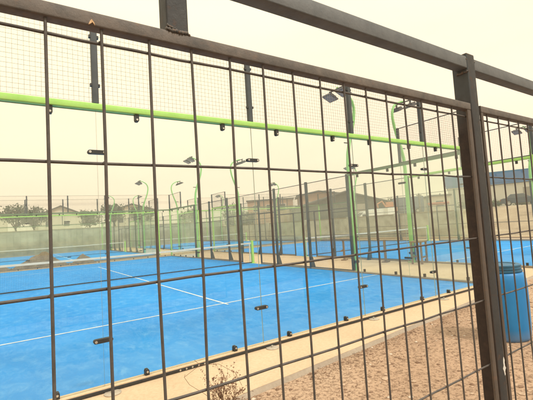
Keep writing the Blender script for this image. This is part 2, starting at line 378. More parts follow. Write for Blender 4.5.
# --- prototype end wall: stands on y = 0, x 0..10, faces -y
def make_end_wall():
    T = thing('glass_end_wall', '', 'glass wall')
    for i in range(5):
        p = MB(); x0, x1 = 2 * i + .002, 2 * i + 1.998
        if i == 0: x0 = .05
        if i == 4: x1 = 9.95
        p.box(x0, x1, -.006, .006, .046, 2.985)
        p.mi = [1 if k in (3, 5) else 0 for k in range(6)]
        p.build('glass_pane', ['court_glass', 'glass_edge'], T)
    b = MB(); b.bbox(.052, 9.948, -.045, .035, 2.990, 3.056, .006, 0); b.build('top_beam', 'green_paint', T, 40)
    b = MB(); b.box(.052, 9.948, .0354, .0405, 2.984, 3.066); b.build('beam_backing', 'frame_shade_green', T)
    c = MB(); c.bbox(.0, 10.0, -.075, -.012, 0, .034, .003, 0); ch_ = c.build('base_channel', 'black_fitting', T, 40)
    for x in (2.80, 2.875, 2.95, 3.03, 3.105):
        h = MB(); h.tube([(x, -.079, .018), (x, -.075, .018)], .011, 10); h.build('rivet', 'bolt_zinc', ch_)
    s = MB(); s.box(0, 10, -.070, -.008, .0355, .044); s.box(0, 10, .008, .05, .004, .044); s.build('base_sill', 'concrete_apron', T)
    for x in (2, 4, 6, 8):
        m = MB(); m.bbox(x - .032, x + .032, -.032, .028, 3.063, 4.03, .004, 2)
        m.build('post', 'anthracite', T, 40)
        for z in (3.25, 3.8):
            q = MB(); q.box(x - .05, x - .033, -.03, .01, z, z + .03); q.box(x + .033, x + .05, -.03, .01, z, z + .03); q.build('mesh_clip', 'black_fitting', T)
    for x in (0, 10):
        m = MB(); m.bbox(x - .04, x + .04, -.045, .04, -.004, 3.09, .006, 2); m.build('corner_post', 'green_paint', T, 40)
        m = MB(); m.bbox(x - .035, x + .035, -.035, .035, 3.091, 4.03, .004, 2); m.build('post', 'anthracite', T, 40)
    m = MB(); m.grid(.04, 9.96, 3.09, 4.0, .05, .0016, y=.0331); m.build('wire_mesh', 'mesh_wire', T)
    m = MB(); m.tube([(.03, .033, 4.012), (9.97, .033, 4.012)], .008, 6); m.build('mesh_rail', 'mesh_wire', T)
    for i in range(5):
        for dx in (.44, 1.56):
            x = 2 * i + dx
            k = MB()
            k.prism([(x - .024, 2.986), (x - .024, 2.918), (x - .015, 2.902), (x + .015, 2.902), (x + .024, 2.918), (x + .024, 2.986)], 1, -.026, -.007)
            k.prism([(x - .024, 2.986), (x - .024, 2.918), (x - .015, 2.902), (x + .015, 2.902), (x + .024, 2.918), (x + .024, 2.986)], 1, .007, .026)
            ko = k.build('clamp', 'black_fitting', T)
            h = MB(); h.tube([(x, -.034, 2.925), (x, -.026, 2.925)], .012, 8); h.build('bolt', 'bolt_zinc', ko)
            k = MB()
            pr = [(x - .023, .045), (x - .023, .092), (x - .014, .108), (x + .014, .108), (x + .023, .092), (x + .023, .045)]
            k.prism(pr, 1, -.03, -.007); k.prism(pr, 1, .007, .03)
            ko = k.build('foot_clamp', 'black_fitting', T)
            h = MB(); h.tube([(x, -.039, .082), (x, -.03, .082)], .012, 8); h.build('bolt', 'bolt_zinc', ko)
    for x in (2, 4, 6, 8):
        for z in (.513, 2.522):
            k = MB()
            for ya, yb in ((-.024, -.0065), (.0065, .024)):
                o = [(x + sx * .075 + .022 * math.cos(t), z + .022 * math.sin(t)) for sx, t0 in ((1, -PI / 2), (-1, PI / 2)) for t in [t0 + PI * q / 6 for q in range(7)]]
                k.prism(o, 1, ya, yb)
            ko = k.build('connector', 'black_fitting', T)
            for sx in (-1, 1):
                h = MB(); h.tube([(x + sx * .072, -.031, z), (x + sx * .072, -.024, z)], .014, 10); h.build('bolt', 'bolt_zinc', ko)
        fp = MB(); fp.lathe([(.085, 0), (.085, .008), (.05, .009)], 20, (x + .05, -.135, -.003)); fo = fp.build('foot_plate', 'plate_zinc', T, 40)
        h = MB(); h.tube([(x + .05, -.13, .006), (x + .05, -.13, .03)], .014, 8); h.build('bolt', 'bolt_zinc', fo)
    return T

# --- prototype side wall: on x = 0, y 0..20, outside is +x
def make_side_wall():
    T = thing('court_side_wall', '', 'court fence')
    for y0 in (0, 2, 16, 18):
        p = MB(); p.box(-.006, .006, y0 + .002 + (.05 if y0 == 0 else 0), y0 + 1.998 - (.05 if y0 == 18 else 0), .046, 2.985)
        p.mi = [1 if k in (2, 4) else 0 for k in range(6)]
        p.build('glass_pane', ['court_glass', 'glass_edge'], T)
    for y0, y1 in ((.052, 3.93), (16.07, 19.948)):
        b = MB(); b.bbox(-.035, .045, y0, y1, 2.987, 3.062, .006, 1); b.build('top_beam', 'green_paint', T, 40)
        b = MB(); b.box(-.0405, -.0354, y0, y1, 2.984, 3.066); b.build('beam_backing', 'frame_shade_green', T)
        s = MB(); s.bbox(-.05, .06, y0, y1, .003, .044, .003, 1); s.build('base_channel', 'concrete_edge', T, 40)
    k0 = MB()
    k0.box(-.04, .05, 3.96, 9.17, .003, .05); k0.box(-.04, .05, 10.83, 16.04, .003, .05); k0.build('base_kerb', 'concrete_edge', T)
    for y in (2, 18):
        m = MB(); m.bbox(-.03, .03, y - .03, y + .03, 3.063, 4.02, .004, 2); m.build('post', 'anthracite', T, 40)
    for y in (4, 6, 8, 12, 14, 16):
        if y in (4, 16): m = MB(); m.bbox(-.035, .035, y - .035, y + .035, 0, 3.06, .004, 2)
        else: m = MB(); m.bbox(-.04, .04, y - .04, y + .04, 0, 3.06, .004, 2)
        po = m.build('post', 'anthracite', T, 40)
        q = MB()
        for dy in (-.036, .026): q.prism([(.041, .0), (.17, .0), (.17, .04), (.06, .42), (.041, .42)], 1, y + dy, y + dy + .01)
        q.box(.041, .19, y - .07, y + .07, .0, .012)
        q.build('gusset', 'anthracite', po)
    for y in (9.2, 10.8):
        m = MB(); m.bbox(-.025, .025, y - .025, y + .025, 0, 2.16, .003, 2); m.build('door_post', 'anthracite', T, 40)
    for y0, y1, z0, z1 in ((.04, 1.97, 3.09, 4.0), (18.03, 19.96, 3.09, 4.0), (4.04, 5.96, .07, 3.0), (6.04, 7.96, .07, 3.0), (8.04, 9.17, .07, 2.1), (10.83, 11.96, .07, 2.1),
                           (12.04, 13.96, .07, 3.0), (14.04, 15.96, .07, 3.0), (8.04, 11.96, 2.14, 3.0)):
        m = MB(); m.grid(y0, y1, z0, z1, .05, .0014, y=0, axis='y'); mo = m.build('mesh_panel', 'mesh_wire', T)
        fr = MB()
        zz = [z0 - .01, z1 + .01] + ([1.0, 2.0] if z1 - z0 > 2.5 else [1.0] if z1 - z0 > 1.8 else [])
        for z in zz: fr.tube([(.012, y0 - .02, z), (.012, y1 + .02, z)], .0135, 6)
        for y in (y0 - .01, y1 + .01): fr.tube([(.012, y, z0 - .01), (.012, y, z1 + .01)], .011, 6)
        fr.build('panel_frame', 'anthracite', mo)
    for y in (.44, 1.56, 2.44, 3.56, 16.44, 17.56, 18.44, 19.56):
        for z0, z1 in ((.045, .125), (2.9, 2.986)):
            k = MB(); k.box(-.026, -.007, y - .025, y + .025, z0, z1); k.box(.007, .026, y - .025, y + .025, z0, z1); k.build('clamp', 'black_fitting', T)
    for y in (2, 18):
        for z in (.513, 2.522):
            k = MB()
            k.bbox(-.024, -.0065, y - .105, y + .105, z - .024, z + .024, .008, 0); k.bbox(.0065, .024, y - .105, y + .105, z - .024, z + .024, .008, 0)
            k.build('connector', 'black_fitting', T)
    return T

def make_net():
    T = thing('padel_net', '', 'net')
    m = MB()
    def sag(x): return .90 - .035 * math.sin(PI * (x + .05) / 10.1)
    nx = 222
    for i in range(nx + 1):
        x = .02 + 9.96 * i / nx; m.tube([(x, 0, .05), (x, 0, sag(x) - .03)], .0016, 4, False)
    for j in range(19):
        t = j / 18; P = [(.02 + 9.96 * i / 16, .0032, .05 + (sag(.02 + 9.96 * i / 16) - .08) * t) for i in range(17)]
        m.tube(P, .0016, 4, False)
    m.build('netting', 'net_cord', T)
    b = MB(); K = 24
    for i in range(K):
        xa, xb = -.02 + 10.04 * i / K, -.02 + 10.04 * (i + 1) / K
        za, zb = sag(xa), sag(xb)
        b.add([(xa, -.012, za - .062), (xb, -.012, zb - .062), (xb, -.006, zb + .005), (xa, -.006, za + .005), (xa, .012, za - .062), (xb, .012, zb - .062), (xb, .006, zb + .005), (xa, .006, za + .005)],
              [(0, 1, 2, 3), (4, 7, 6, 5), (3, 2, 6, 7), (0, 4, 5, 1)])
    b.build('top_tape', 'net_tape', T)
    h = MB(); h.box(.0, 10, -.008, .008, .018, .055); h.build('bottom_hem', 'net_cord', T)
    for x in (.06, 9.9):
        t = MB(); t.box(x, x + .045, -.009, .009, .056, .84); t.build('end_tape', 'net_tape', T)
    for x in (-.06, 10.06):
        p = MB(); p.bbox(x - .05, x + .05, -.05, .05, .012, .98, .006, 2); p.box(x - .11, x + .11, -.11, .11, .0, .012); p.build('net_post', 'green_paint', T, 40)
    return T

def make_mast():
    """pole that bows outward (-x here), then its arm comes back over the court on +x; three-metre collar clamps"""
    T = thing('floodlight_mast', '', 'light mast')
    pl = [(.0, 0, 0), (.0, 0, 1.5), (0, 0, 3.35), (-.03, 0, 3.7), (-.12, 0, 4.05), (-.28, 0, 4.45), (-.40, 0, 4.8), (-.46, 0, 5.1), (-.46, 0, 5.28), (-.41, 0, 5.45), (-.30, 0, 5.60)]
    rr = [.072, .07, .062, .058, .055, .052, .05, .048, .046, .044, .042]
    m = MB(); m.tube(pl, rr, 12); m.build('pole', 'mast_green', T, 60)
    m = MB(); m.tube([(-.30, 0, 5.60), (-.14, 0, 5.70), (.06, 0, 5.78), (.24, 0, 5.82)], [.042, .036, .032, .03], 10); m.build('arm', 'mast_green', T, 60)
    m = MB(); m.bbox(.20, .25, -.36, .36, 5.765, 5.80, .006, 1); m.build('lamp_bar', 'lamp_housing', T)
    m = MB(); m.box(-.13, .13, -.13, .13, 0, .014); m.build('base_plate', 'mast_green', T)
    m = MB(); m.bbox(-.085, .085, -.085, .085, .28, .36, .01, 2); m.build('collar', 'black_fitting', T)
    m = MB(); m.tube([(-.1, 0, 4.06), (.1, 0, 4.06)], .02, 6); m.build('cable_gland', 'black_fitting', T)
    for yl in (-.29, .29):
        x, z = .225, 5.86
        br = MB(); br.box(x - .02, x + .02, yl - .03, yl + .03, z - .22, z - .097); bo = br.build('lamp_bracket', 'lamp_housing', T)
        h = MB(); c, s_ = math.cos(.40), math.sin(.40); cx, cz = x + .05, z - .28
        def R(px, pz): return (cx + c * px - s_ * pz, cz + s_ * px + c * pz)
        for j, (hx, hy, z0, z1) in enumerate(((.18, .185, -.03, .025), (.13, .125, .025, .07))):
            v = []
            for pz in (z0, z1):
                for px, py in ((-hx, -hy), (hx, -hy), (hx, hy), (-hx, hy)):
                    q = R(px, pz); v.append((q[0], yl + py, q[1]))
            h.add(v, [(0, 3, 2, 1), (4, 5, 6, 7), (0, 1, 5, 4), (1, 2, 6, 5), (2, 3, 7, 6), (3, 0, 4, 7)])
        for k in range(5):
            py = -.11 + .055 * k; v = []
            for pz in (.071, .10):
                for px, dy in ((-.12, -.006), (.12, -.006), (.12, .006), (-.12, .006)):
                    q = R(px, pz); v.append((q[0], yl + py + dy, q[1]))
            h.add(v, [(0, 3, 2, 1), (4, 5, 6, 7), (0, 1, 5, 4), (1, 2, 6, 5), (2, 3, 7, 6), (3, 0, 4, 7)])
        ho = h.build('lamp_head', 'lamp_housing', T)
        gl = MB(); v = []
        for pz in (-.035, -.031):
            for px, py in ((-.155, -.16), (.155, -.16), (.155, .16), (-.155, .16)):
                q = R(px, pz); v.append((q[0], yl + py, q[1]))
        gl.add(v, [(0, 3, 2, 1), (4, 5, 6, 7), (0, 1, 5, 4), (1, 2, 6, 5), (2, 3, 7, 6), (3, 0, 4, 7)])
        gl.build('lens', 'lamp_glass', ho)
    return T

EW, SW, NT, MT = make_end_wall(), make_side_wall(), make_net(), make_mast()
scan()
FAR_SKIP = ('rivet', 'foot_plate', 'mesh_clip', 'bolt', 'clamp', 'foot_clamp', 'connector')
def put(proto, first, loc, rz, label, group, skip=()):
    o = proto if first else copy_tree(proto, None, skip)
    o.location = loc; o.rotation_euler = (0, 0, rz); o['label'] = label; o['group'] = group
    return o
GE = 'glass end walls of the padel courts'
for i, (loc, rz, lab) in enumerate((
    ((0, 0, 0), 0, 'nearest clear glass wall with green top beam and black bolted connectors, right behind the site fence'),
    ((10, 20, 0), PI, 'glass end wall beyond the nearest net, in front of the soil heaps'),
    ((13.1, 0, 0), 0, 'glass end wall with green corner post at the right edge, past the blue barrel'),
    ((23.1, 20, 0), PI, 'glass end wall closing the far end of the right-hand court'),
    ((0, 22.4, 0), 0, 'glass end wall standing directly behind the soil heaps'),
    ((10, 42.4, 0), PI, 'farthest glass wall on the left, seen through two others beyond the heaps'),
    ((13.1, 22.4, 0), 0, 'near glass end wall of the far right court, behind the right-hand court'),
    ((23.1, 42.4, 0), PI, 'farthest glass end wall in the middle, backing the far right court'))):
    put(EW, i == 0, loc, rz, lab, GE, () if i == 0 else ('rivet',) if i < 3 else FAR_SKIP)
GS = 'glass and mesh side walls of the padel courts'
for i, (loc, rz, lab) in enumerate((
    ((10, 0, 0), 0, 'side wall along the right of the nearest court, glass corner then dark mesh, open doorway at net'),
    ((13.1, 20, 0), PI, 'side wall behind the wooden posts and stool, along the near long side of the right-hand court'),
    ((23.1, 0, 0), 0, 'side wall along the outer long side of the right-hand court, before the sandy bank'),
    ((10, 22.4, 0), 0, 'side wall of the far left court, dark posts seen through its glass'),
    ((13.1, 42.4, 0), PI, 'inner side wall of the far right court, beside the far left court'),
    ((23.1, 22.4, 0), 0, 'outer side wall of the far right court, before the block wall'))):
    put(SW, i == 0, loc, rz, lab, GS, () if i < 2 else ('clamp', 'connector'))
GN = 'padel nets'
for i, (loc, lab) in enumerate((((0, 10, 0), 'nearest dark net with white top tape and bright green post'),
    ((13.1, 10, 0), 'net across the right-hand court, behind the dark mesh side walls'),
    ((0, 32.4, 0), 'distant net on the far left court, a thin pale line above the soil heaps'),
    ((13.1, 32.4, 0), 'distant net on the far right court, behind the right-hand court'))):
    put(NT, i == 0, loc, 0, lab, GN)
GM = 'green floodlight masts beside the courts'
for i, (x, y, d, lab) in enumerate((
    (10, 4, -1, 'nearest green floodlight mast with two lamps leaning left over the nearest court'),
    (10, 16, -1, 'green mast at the far glass corner of the nearest court, lamps towards the left'),
    (13.1, 4, 1, 'green mast beside the tall wooden stool, bowed left with lamps reaching right'),
    (13.1, 16, 1, 'green mast just right of the nearest net, bowed left, lamps over the right-hand court'),
    (23.1, 4, -1, 'floodlight mast of the outer right side, its lamps showing beside the fence post'),
    (23.1, 16, -1, 'distant floodlight mast rising in front of the dark gabled warehouse'),
    (10, 26.4, -1, 'distant mast behind the soil heaps, lamps pointing left above the far left court'),
    (13.1, 26.4, 1, 'distant mast facing right, paired with the left-facing one behind the soil heaps'),
    (10, 38.4, -1, 'farthest floodlight mast at the back of the far left court'),
    (13.1, 38.4, 1, 'farthest right-facing mast at the back of the far right court'),
    (23.1, 26.4, -1, 'distant mast before the block wall with lamps pointing left'),
    (23.1, 38.4, -1, 'farthest mast at the outer back corner of the far right court'))):
    # masts stand just outside the wall line
    put(MT, i == 0, (x - d * .11, y, 0), 0 if d > 0 else PI, lab, GM)

# ------------------------------------------------------------------ site fence in the foreground (0.8 m from the lens)
D = .8; FY = CY + D
F = thing('steel_fence', 'rusty steel mesh fence with handrail and thick post, closest to the viewer', 'fence', (CX, FY, -.05))
def S(s): return s * D                                                       # fence coordinate along x
def Z(h): return CZ + h * D + .05                                            # height above the fence's foot
PL, PR = S(-1.20), S(2.035)
for x, sc in ((PL, 1), (PR, 1)):
    m = MB(); m.bbox(x - .031, x + .031, -.004, .064, 0, Z(.830), .005, 2)
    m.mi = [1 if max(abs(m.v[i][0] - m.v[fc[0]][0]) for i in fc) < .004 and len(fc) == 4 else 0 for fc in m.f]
    po = m.build('post', ['post_steel', 'post_rust_shade'], F, 40)
    c = MB(); c.bbox(x - .030, x + .030, -.003, .059, Z(.830) + .0002, Z(.830) + .004, .002, 2); c.build('post_cap', 'frame_steel', po)
    random.seed(int(x * 100) % 997)
    for zz in (Z(.735), Z(.8)):
        for sx in (-1, 1):
            w = MB(); P = [(x + sx * .033, -.003 + .048 * k / 14, zz + random.uniform(-.0025, .0025)) for k in range(15)]
            w.tube(P, [random.uniform(.0035, .006) for _ in P], 8); w.build('weld_bead', 'weld_metal', po, 80)
    if x == PR:
        chip = MB()
        o = [(.012, .0), (.018, .006), (.015, .016), (.021, .024), (.026, .028), (.020, .037), (.018, .052), (.021, .060), (.015, .075), (.010, .066), (.008, .050), (.009, .041), (.002, .030), (.006, .022), (.009, .012)]
        chip.prism([(x + .008 + a_ * 1.0, 1.0 + b_) for a_, b_ in o], 1, -.0046, -.0038)
        co_ = chip.build('peeled_patch', 'primer_chip', po)
# handrails between posts, their front face flush behind the post's
HR = S(5.3)
PR2 = PR + (PR - PL)
for xa, xb in ((PL + .032, PR - .032), (PR + .032, PR2 - .032)):
    m = MB(); m.bbox(xa, xb, -.002, .046, Z(.752), Z(.818), .005, 0); m.build('handrail', 'handrail_steel', F, 40)
# short upright between panel and handrail, with its weld
for xs_ in (S(.408), S(.408) + (PR - PL)):
    m = MB(); m.bbox(xs_ - .026, xs_ + .026, -.004, .046, Z(.5635), Z(.7515), .004, 2); so = m.build('short_upright', 'post_steel', F, 40)
    random.seed(5)
    for x0, x1, z0, z1, r0, r1 in ((-.030, .029, .5645, .5637, .0035, .0062), (-.027, .002, .578, .5655, .0022, .004)):
        w = MB(); n9 = 22; P = [(xs_ + x0 + (x1 - x0) * t / n9, -.0045 + random.uniform(-.0012, .0006), Z(z0 + (z1 - z0) * t / n9) + random.uniform(-.0018, .0018)) for t in range(n9 + 1)]
        w.tube(P, [random.uniform(r0, r1) * (.35 if t in (0, n9) else 1) for t in range(n9 + 1)], 9); w.build('weld_bead', 'weld_metal', so, 180)
HS = [.492 - .3113 * k for k in range(7)]
def panel(xa, xb, verts):
    fr = MB()
    fr.bbox(xa, xb, -.006, .024, Z(.5255), Z(.563), .004, 0)                  # top rail
    fo = fr.build('panel_frame', 'rail_steel', F, 40)
    if xa < 0:                                                             # a pale flake left on the lower edge of the rail
        ck = MB(); ck.prism([(S(.171), Z(.5262)), (S(.1745), Z(.535)), (S(.1785), Z(.541)), (S(.184), Z(.534)), (S(.186), Z(.527)), (S(.1805), Z(.5335)), (S(.176), Z(.529))], 1, -.0085, -.0055)
        ck.build('rust_flake', 'flake', fo)
    b = MB(); b.bbox(xa, xb, -.006, .024, .03, .058, .003, 0)
    b.bbox(xa, xa + .018, -.005, .003, .0582, Z(.5253), .002, 2); b.bbox(xb - .026, xb, -.005, .003, .0582, Z(.5253), .002, 2)
    b.build('side_frame', 'frame_steel', fo, 40)
    wv = MB()
    random.seed(int(xa * 91))
    for i, x in enumerate(verts):
        j = lambda: random.uniform(-.0018, .0018)
        P = [(x + j(), .0036 + j() * .5, .055 + (Z(.528) - .055) * q / 8) for q in range(9)]
        wv.tube(P, .0032, 8)
    wo = wv.build('wire_grid', 'wire_steel', fo, 60)
    wh = MB()
    for h in HS:
        if Z(h) < .07: continue
        P = [(xa + .014 + (xb - xa - .028) * q / 24, .0100, Z(h) + random.uniform(-.0016, .0016)) for q in range(25)]
        wh.tube(P, .0032, 8)
        for x in verts:                                                    # resistance-weld nugget where the wires cross
            if random.random() < .8:
                r = random.uniform(.0036, .0046); wh.lathe([(r * .3, -r * .9), (r * .85, -r * .5), (r, 0), (r * .85, r * .5), (r * .3, r * .9)], 8, (x + random.uniform(-.001, .001), .0066, Z(h) + random.uniform(-.001, .001)))
    wh.build('cross_wires', 'wire_steel', fo, 60)
panel(PL + .04, S(1.982), [S(.077 + .1245 * k) for k in range(-10, 15)])
panel(S(2.086), PR2 - .04, [S(2.166 + .1245 * k) for k in range(0, 22)])

# ------------------------------------------------------------------ blue barrel
B = thing('plastic_barrel', 'blue plastic drum with ribbed screw lid, on the gravel behind the fence post', 'barrel', (6.62, -1.87, -.055))
m = MB(); m.lathe([(.24, 0), (.262, .012), (.275, .05), (.285, .2), (.290, .45), (.288, .68), (.280, .78), (.268, .83), (.255, .855), (.240, .865)], 56)
m.build('body', 'barrel_plastic', B, 50)
m = MB(); n_ = 56; prof = [(.245, .8655), (.252, .872), (.252, .888), (.243, .892)]; m.lathe(prof, n_); m.build('rim', 'barrel_lid', B, 40)
m = MB()
m.lathe([(.236, .8925), (.236, .905), (.242, .908), (.242, .922), (.236, .925), (.236, .938), (.241, .941), (.241, .958), (.225, .966), (.18, .966), (.175, .955)], 48); m.build('lid', 'barrel_lid', B, 40)
for sx in (-1, 1):
    m = MB(); m.tube([(sx * .262, -.06, .80), (sx * .30, -.05, .83), (sx * .31, 0, .84), (sx * .30, .05, .83), (sx * .262, .06, .80)], .012, 8); m.build('handle', 'barrel_plastic', B, 60)

# ------------------------------------------------------------------ loose stones (too many to count) and dry weeds
random.seed(11); st = MB()
for i in range(9000):
    x = random.uniform(1.6, 12.5); y = random.uniform(-3.6, -.4)
    fe = front_edge(x) - .07
    if y > fe: continue
    near_edge = math.exp(-(fe - y) / .18)
    if random.random() > .45 + .5 * near_edge: continue
    r = random.choice([.004, .005, .005, .006, .006, .008, .009, .012, .016, .022]) * random.uniform(.8, 1.25)
    if random.random() < .015: r *= 1.9
    st.cur = random.choice([0, 0, 1, 1, 1, 1]) if random.random() < .93 else 2
    a0 = random.uniform(0, PI); fl = random.uniform(.45, .8); n6 = 6; vs = []
    for zz, rr in ((-.3, .8), (.35, .95), (.8, .5)):
        for k in range(n6):
            t = a0 + 2 * PI * k / n6; q = rr * r * random.uniform(.75, 1.15)
            vs.append((x + q * math.cos(t) * 1.2, y + q * math.sin(t), -.05 + zz * r * fl * random.uniform(.85, 1.1)))
    fs = [(j * 6 + k, j * 6 + (k + 1) % 6, j * 6 + 6 + (k + 1) % 6, j * 6 + 6 + k) for j in range(2) for k in range(6)] + [tuple(range(12, 18))]
    st.add(vs, fs)
setting(st.build('loose_stones', ['stone_tan', 'stone_brown', 'stone_pale'], smooth=50, recalc=False), 'stuff')

def weed(name, loc, h, spread, nst, seed, label, arcs=()):
    random.seed(seed); m = MB()
    def branch(p, d, ln, r, depth):
        P = [p.copy()]; q = p.copy(); dd = d.copy()
        for k in range(5):
            dd = (dd + Vector((random.gauss(0, .16), random.gauss(0, .16), random.gauss(-.02, .1)))).normalized()
            q = q + dd * ln / 5; P.append(q.copy())
            if depth > 0 and random.random() < .75:
                nd_ = (dd + Vector((random.gauss(0, .6), random.gauss(0, .6), random.gauss(.15, .4)))).normalized()
                branch(q, nd_, ln * random.uniform(.35, .6), r * .6, depth - 1)
        m.tube(P, [r * (1 - .13 * i) for i in range(6)], 4, False)
        for i in range(2, 6):                                               # curled dead leaves and seed heads
            for _ in range(2):
                if random.random() < .55:
                    c = P[i] + Vector((random.gauss(0, .006), random.gauss(0, .006), random.gauss(0, .006))); s = random.uniform(.004, .010)
                    a_ = Vector((random.gauss(0, 1), random.gauss(0, 1), random.gauss(0, 1))).normalized() * s; b_ = a_.orthogonal() * .6
                    m.add([c - a_, c + b_, c + a_ + Vector((0, 0, s * .4)), c - b_], [(0, 1, 2, 3)])
    for k in range(nst):
        t = random.uniform(0, 2 * PI); e_ = random.uniform(.15, 1) * spread
        branch(Vector((random.gauss(0, .03), random.gauss(0, .03), 0)), Vector((math.cos(t) * e_, math.sin(t) * e_, 1)).normalized(), h * random.uniform(.6, 1.1), .0028, 2)
    for P in arcs: m.tube(P, .0017, 5, False)
    return tag(m.build(name, 'twig', None, recalc=False, loc=loc), label, 'weed')
weed('dry_weed', (2.80, -1.22, -.05), .30, .9, 12, 3, 'brown dry weed against the concrete apron, behind the bottom of the mesh',
     [[(-.05, 0, .05), (-.2, .02, .22), (-.33, .05, .33), (-.37, .06, .40), (-.36, .06, .42)], [(-.37, .06, .40), (-.22, .05, .47), (-.05, .03, .44), (.1, .0, .33), (.16, 0, .2)], [(-.22, .05, .47), (-.27, .06, .52)]])
random.seed(77); lt = MB()
for i in range(5200):
    x = random.uniform(1.9, 9.5); d = random.expovariate(1 / .13)
    if noise.noise(Vector((x * 1.3, d * 3, 9))) < -.12: continue
    y = front_edge(x) - .05 - d + random.gauss(0, .01)
    if y < -3.4: continue
    c = Vector((x, y, -.048 + random.uniform(0, .012))); t = random.uniform(0, 2 * PI); L_ = random.uniform(.004, .016); w_ = random.uniform(.0012, .005)
    a_ = Vector((math.cos(t), math.sin(t), random.uniform(-.35, .5))) * L_; b_ = Vector((-math.sin(t), math.cos(t), random.uniform(-.3, .3))) * w_
    lt.add([c - a_, c + b_, c + a_, c - b_], [(0, 1, 2, 3)])
setting(lt.build('leaf_litter', 'twig', recalc=False), 'stuff')

# ------------------------------------------------------------------ soil heaps in the gap behind the near court
def heap(x, y, rx, ry, h, seed, label):
    m = MB(); N, K = 18, 36; vs = [(0, 0, h)]
    for i in range(1, N + 1):
        t = i / N
        for k in range(K):
            a_ = 2 * PI * k / K
            w = 1 + .22 * noise.noise(Vector((math.cos(a_) * 1.4, math.sin(a_) * 1.4, seed)))
            px, py = rx * t * w * math.cos(a_), ry * t * w * math.sin(a_)
            z = h * (1 - t) ** .9 * (1 + .45 * noise.noise(Vector((px * 1.6, py * 1.6, seed * 3)))) + .06 * noise.noise(Vector((px * 5, py * 5, seed))) * (1 - t)
            vs.append((px, py, max(z, -.02) if i < N else -.08))
    fs = [(0, 1 + k, 1 + (k + 1) % K) for k in range(K)]
    fs += [(1 + (i - 1) * K + k, 1 + i * K + k, 1 + i * K + (k + 1) % K, 1 + (i - 1) * K + (k + 1) % K) for i in range(1, N) for k in range(K)]
    m.add(vs, fs)
    tag(m.build('soil_heap', 'soil', smooth=180, loc=(x, y, -.04)), label, 'soil heap', 'soil heaps between the courts')
heap(2.75, 21.5, 1.55, .62, .92, 1, 'largest brown soil heap behind the far glass, left of the first wire')
heap(4.95, 21.5, .75, .5, .62, 2, 'smaller soil heap right of the largest one')
heap(.35, 21.5, 1.0, .6, .62, 3, 'soil heap at the left picture edge beyond the net')

# ------------------------------------------------------------------ bench and stool on the strip between the courts
for x, y, rz, lab in ((12.52, 6.87, .5, 'brown wooden post with short crosspiece, just left of the nearest green mast foot'),
                      (12.62, 4.88, .3, 'brown wooden post with low crosspiece, between the two green mast feet')):
    T = thing('wooden_post', lab, 'post', (x, y, -.004), rz, 'wooden posts on the strip between the courts')
    m = MB(); m.bbox(-.038, .038, -.038, .038, .04, .80, .006, 2); m.build('upright', 'bench_wood', T)
    m = MB(); m.box(-.20, .20, .0385, .075, .36, .43); m.build('crosspiece', 'bench_wood', T)
    m = MB(); m.box(-.14, .14, -.05, .05, .801, .835) if y > 6 else m.box(-.05, .05, -.05, .05, .801, .82); m.build('top_board', 'bench_wood', T)
    m = MB(); m.box(-.16, .16, -.10, .10, .0, .039); m.build('foot', 'bench_wood', T)
T = thing('wooden_stool', 'tall brown wooden stool beside the foot of the second green mast', 'stool', (12.78, 3.58, -.004), .25)
for sx in (-1, 1):
    for sy in (-1, 1):
        m = MB(); m.box(sx * .24 - .028, sx * .24 + .028, sy * .16 - .028, sy * .16 + .028, 0, .72); m.build('leg', 'bench_wood', T)
m = MB(); m.box(-.29, .29, -.2, .2, .721, .765); m.build('seat', 'bench_wood', T)
m = MB()
for sy in (-1, 1): m.box(-.211, .211, sy * .16 - .015, sy * .16 + .015, .20, .25)
m.build('stretcher', 'bench_wood', T)

# ------------------------------------------------------------------ far surroundings
def H(x, y): return hgt(x, y)
W = thing('block_wall', 'long grey beige concrete block wall behind the courts, in front of the vans and warehouse', 'wall', (0, 0, 0))
m = MB(); L = [(26.3, 9.4), (26.6, 19.8), (26.8, 34), (27.0, 46.0)]
def run(mb, P, th, z0, z1):
    for (xa, ya), (xb, yb) in zip(P, P[1:]):
        d = Vector((xb - xa, yb - ya)); nn = Vector((-d.y, d.x)).normalized() * th / 2
        v = []
        for z in (z0, z1):
            for q in ((xa - nn.x, ya - nn.y), (xb - nn.x, yb - nn.y), (xb + nn.x, yb + nn.y), (xa + nn.x, ya + nn.y)): v.append((*q, z))
        mb.add(v, [(0, 3, 2, 1), (4, 5, 6, 7), (0, 1, 5, 4), (1, 2, 6, 5), (2, 3, 7, 6), (3, 0, 4, 7)])
run(m, L, .22, -.6, 1.78); m.build('wall_run', 'block_wall', W)
m = MB(); run(m, L, .30, 1.781, 1.86); m.build('coping', 'concrete_edge', W)
for k, (x, y) in enumerate([(26.3, 9.5), (26.45, 14.5), (26.6, 19.7), (26.75, 26), (26.8, 33), (26.92, 40)]):
    m = MB(); m.box(x - .42, x - .15, y - .2, y + .2, -.6, 1.9); m.build('pier', 'block_wall', W)
W = thing('block_wall', 'rear grey block wall running across the left background', 'wall', (0, 0, 0))
L = [(27.0, 46.2), (10, 45.6), (-12, 45.0)]
m = MB(); run(m, L, .22, -.6, 2.6); m.build('wall_run', 'grey_wall', W)
m = MB(); run(m, L, .30, 2.601, 2.68); m.build('coping', 'concrete_edge', W)

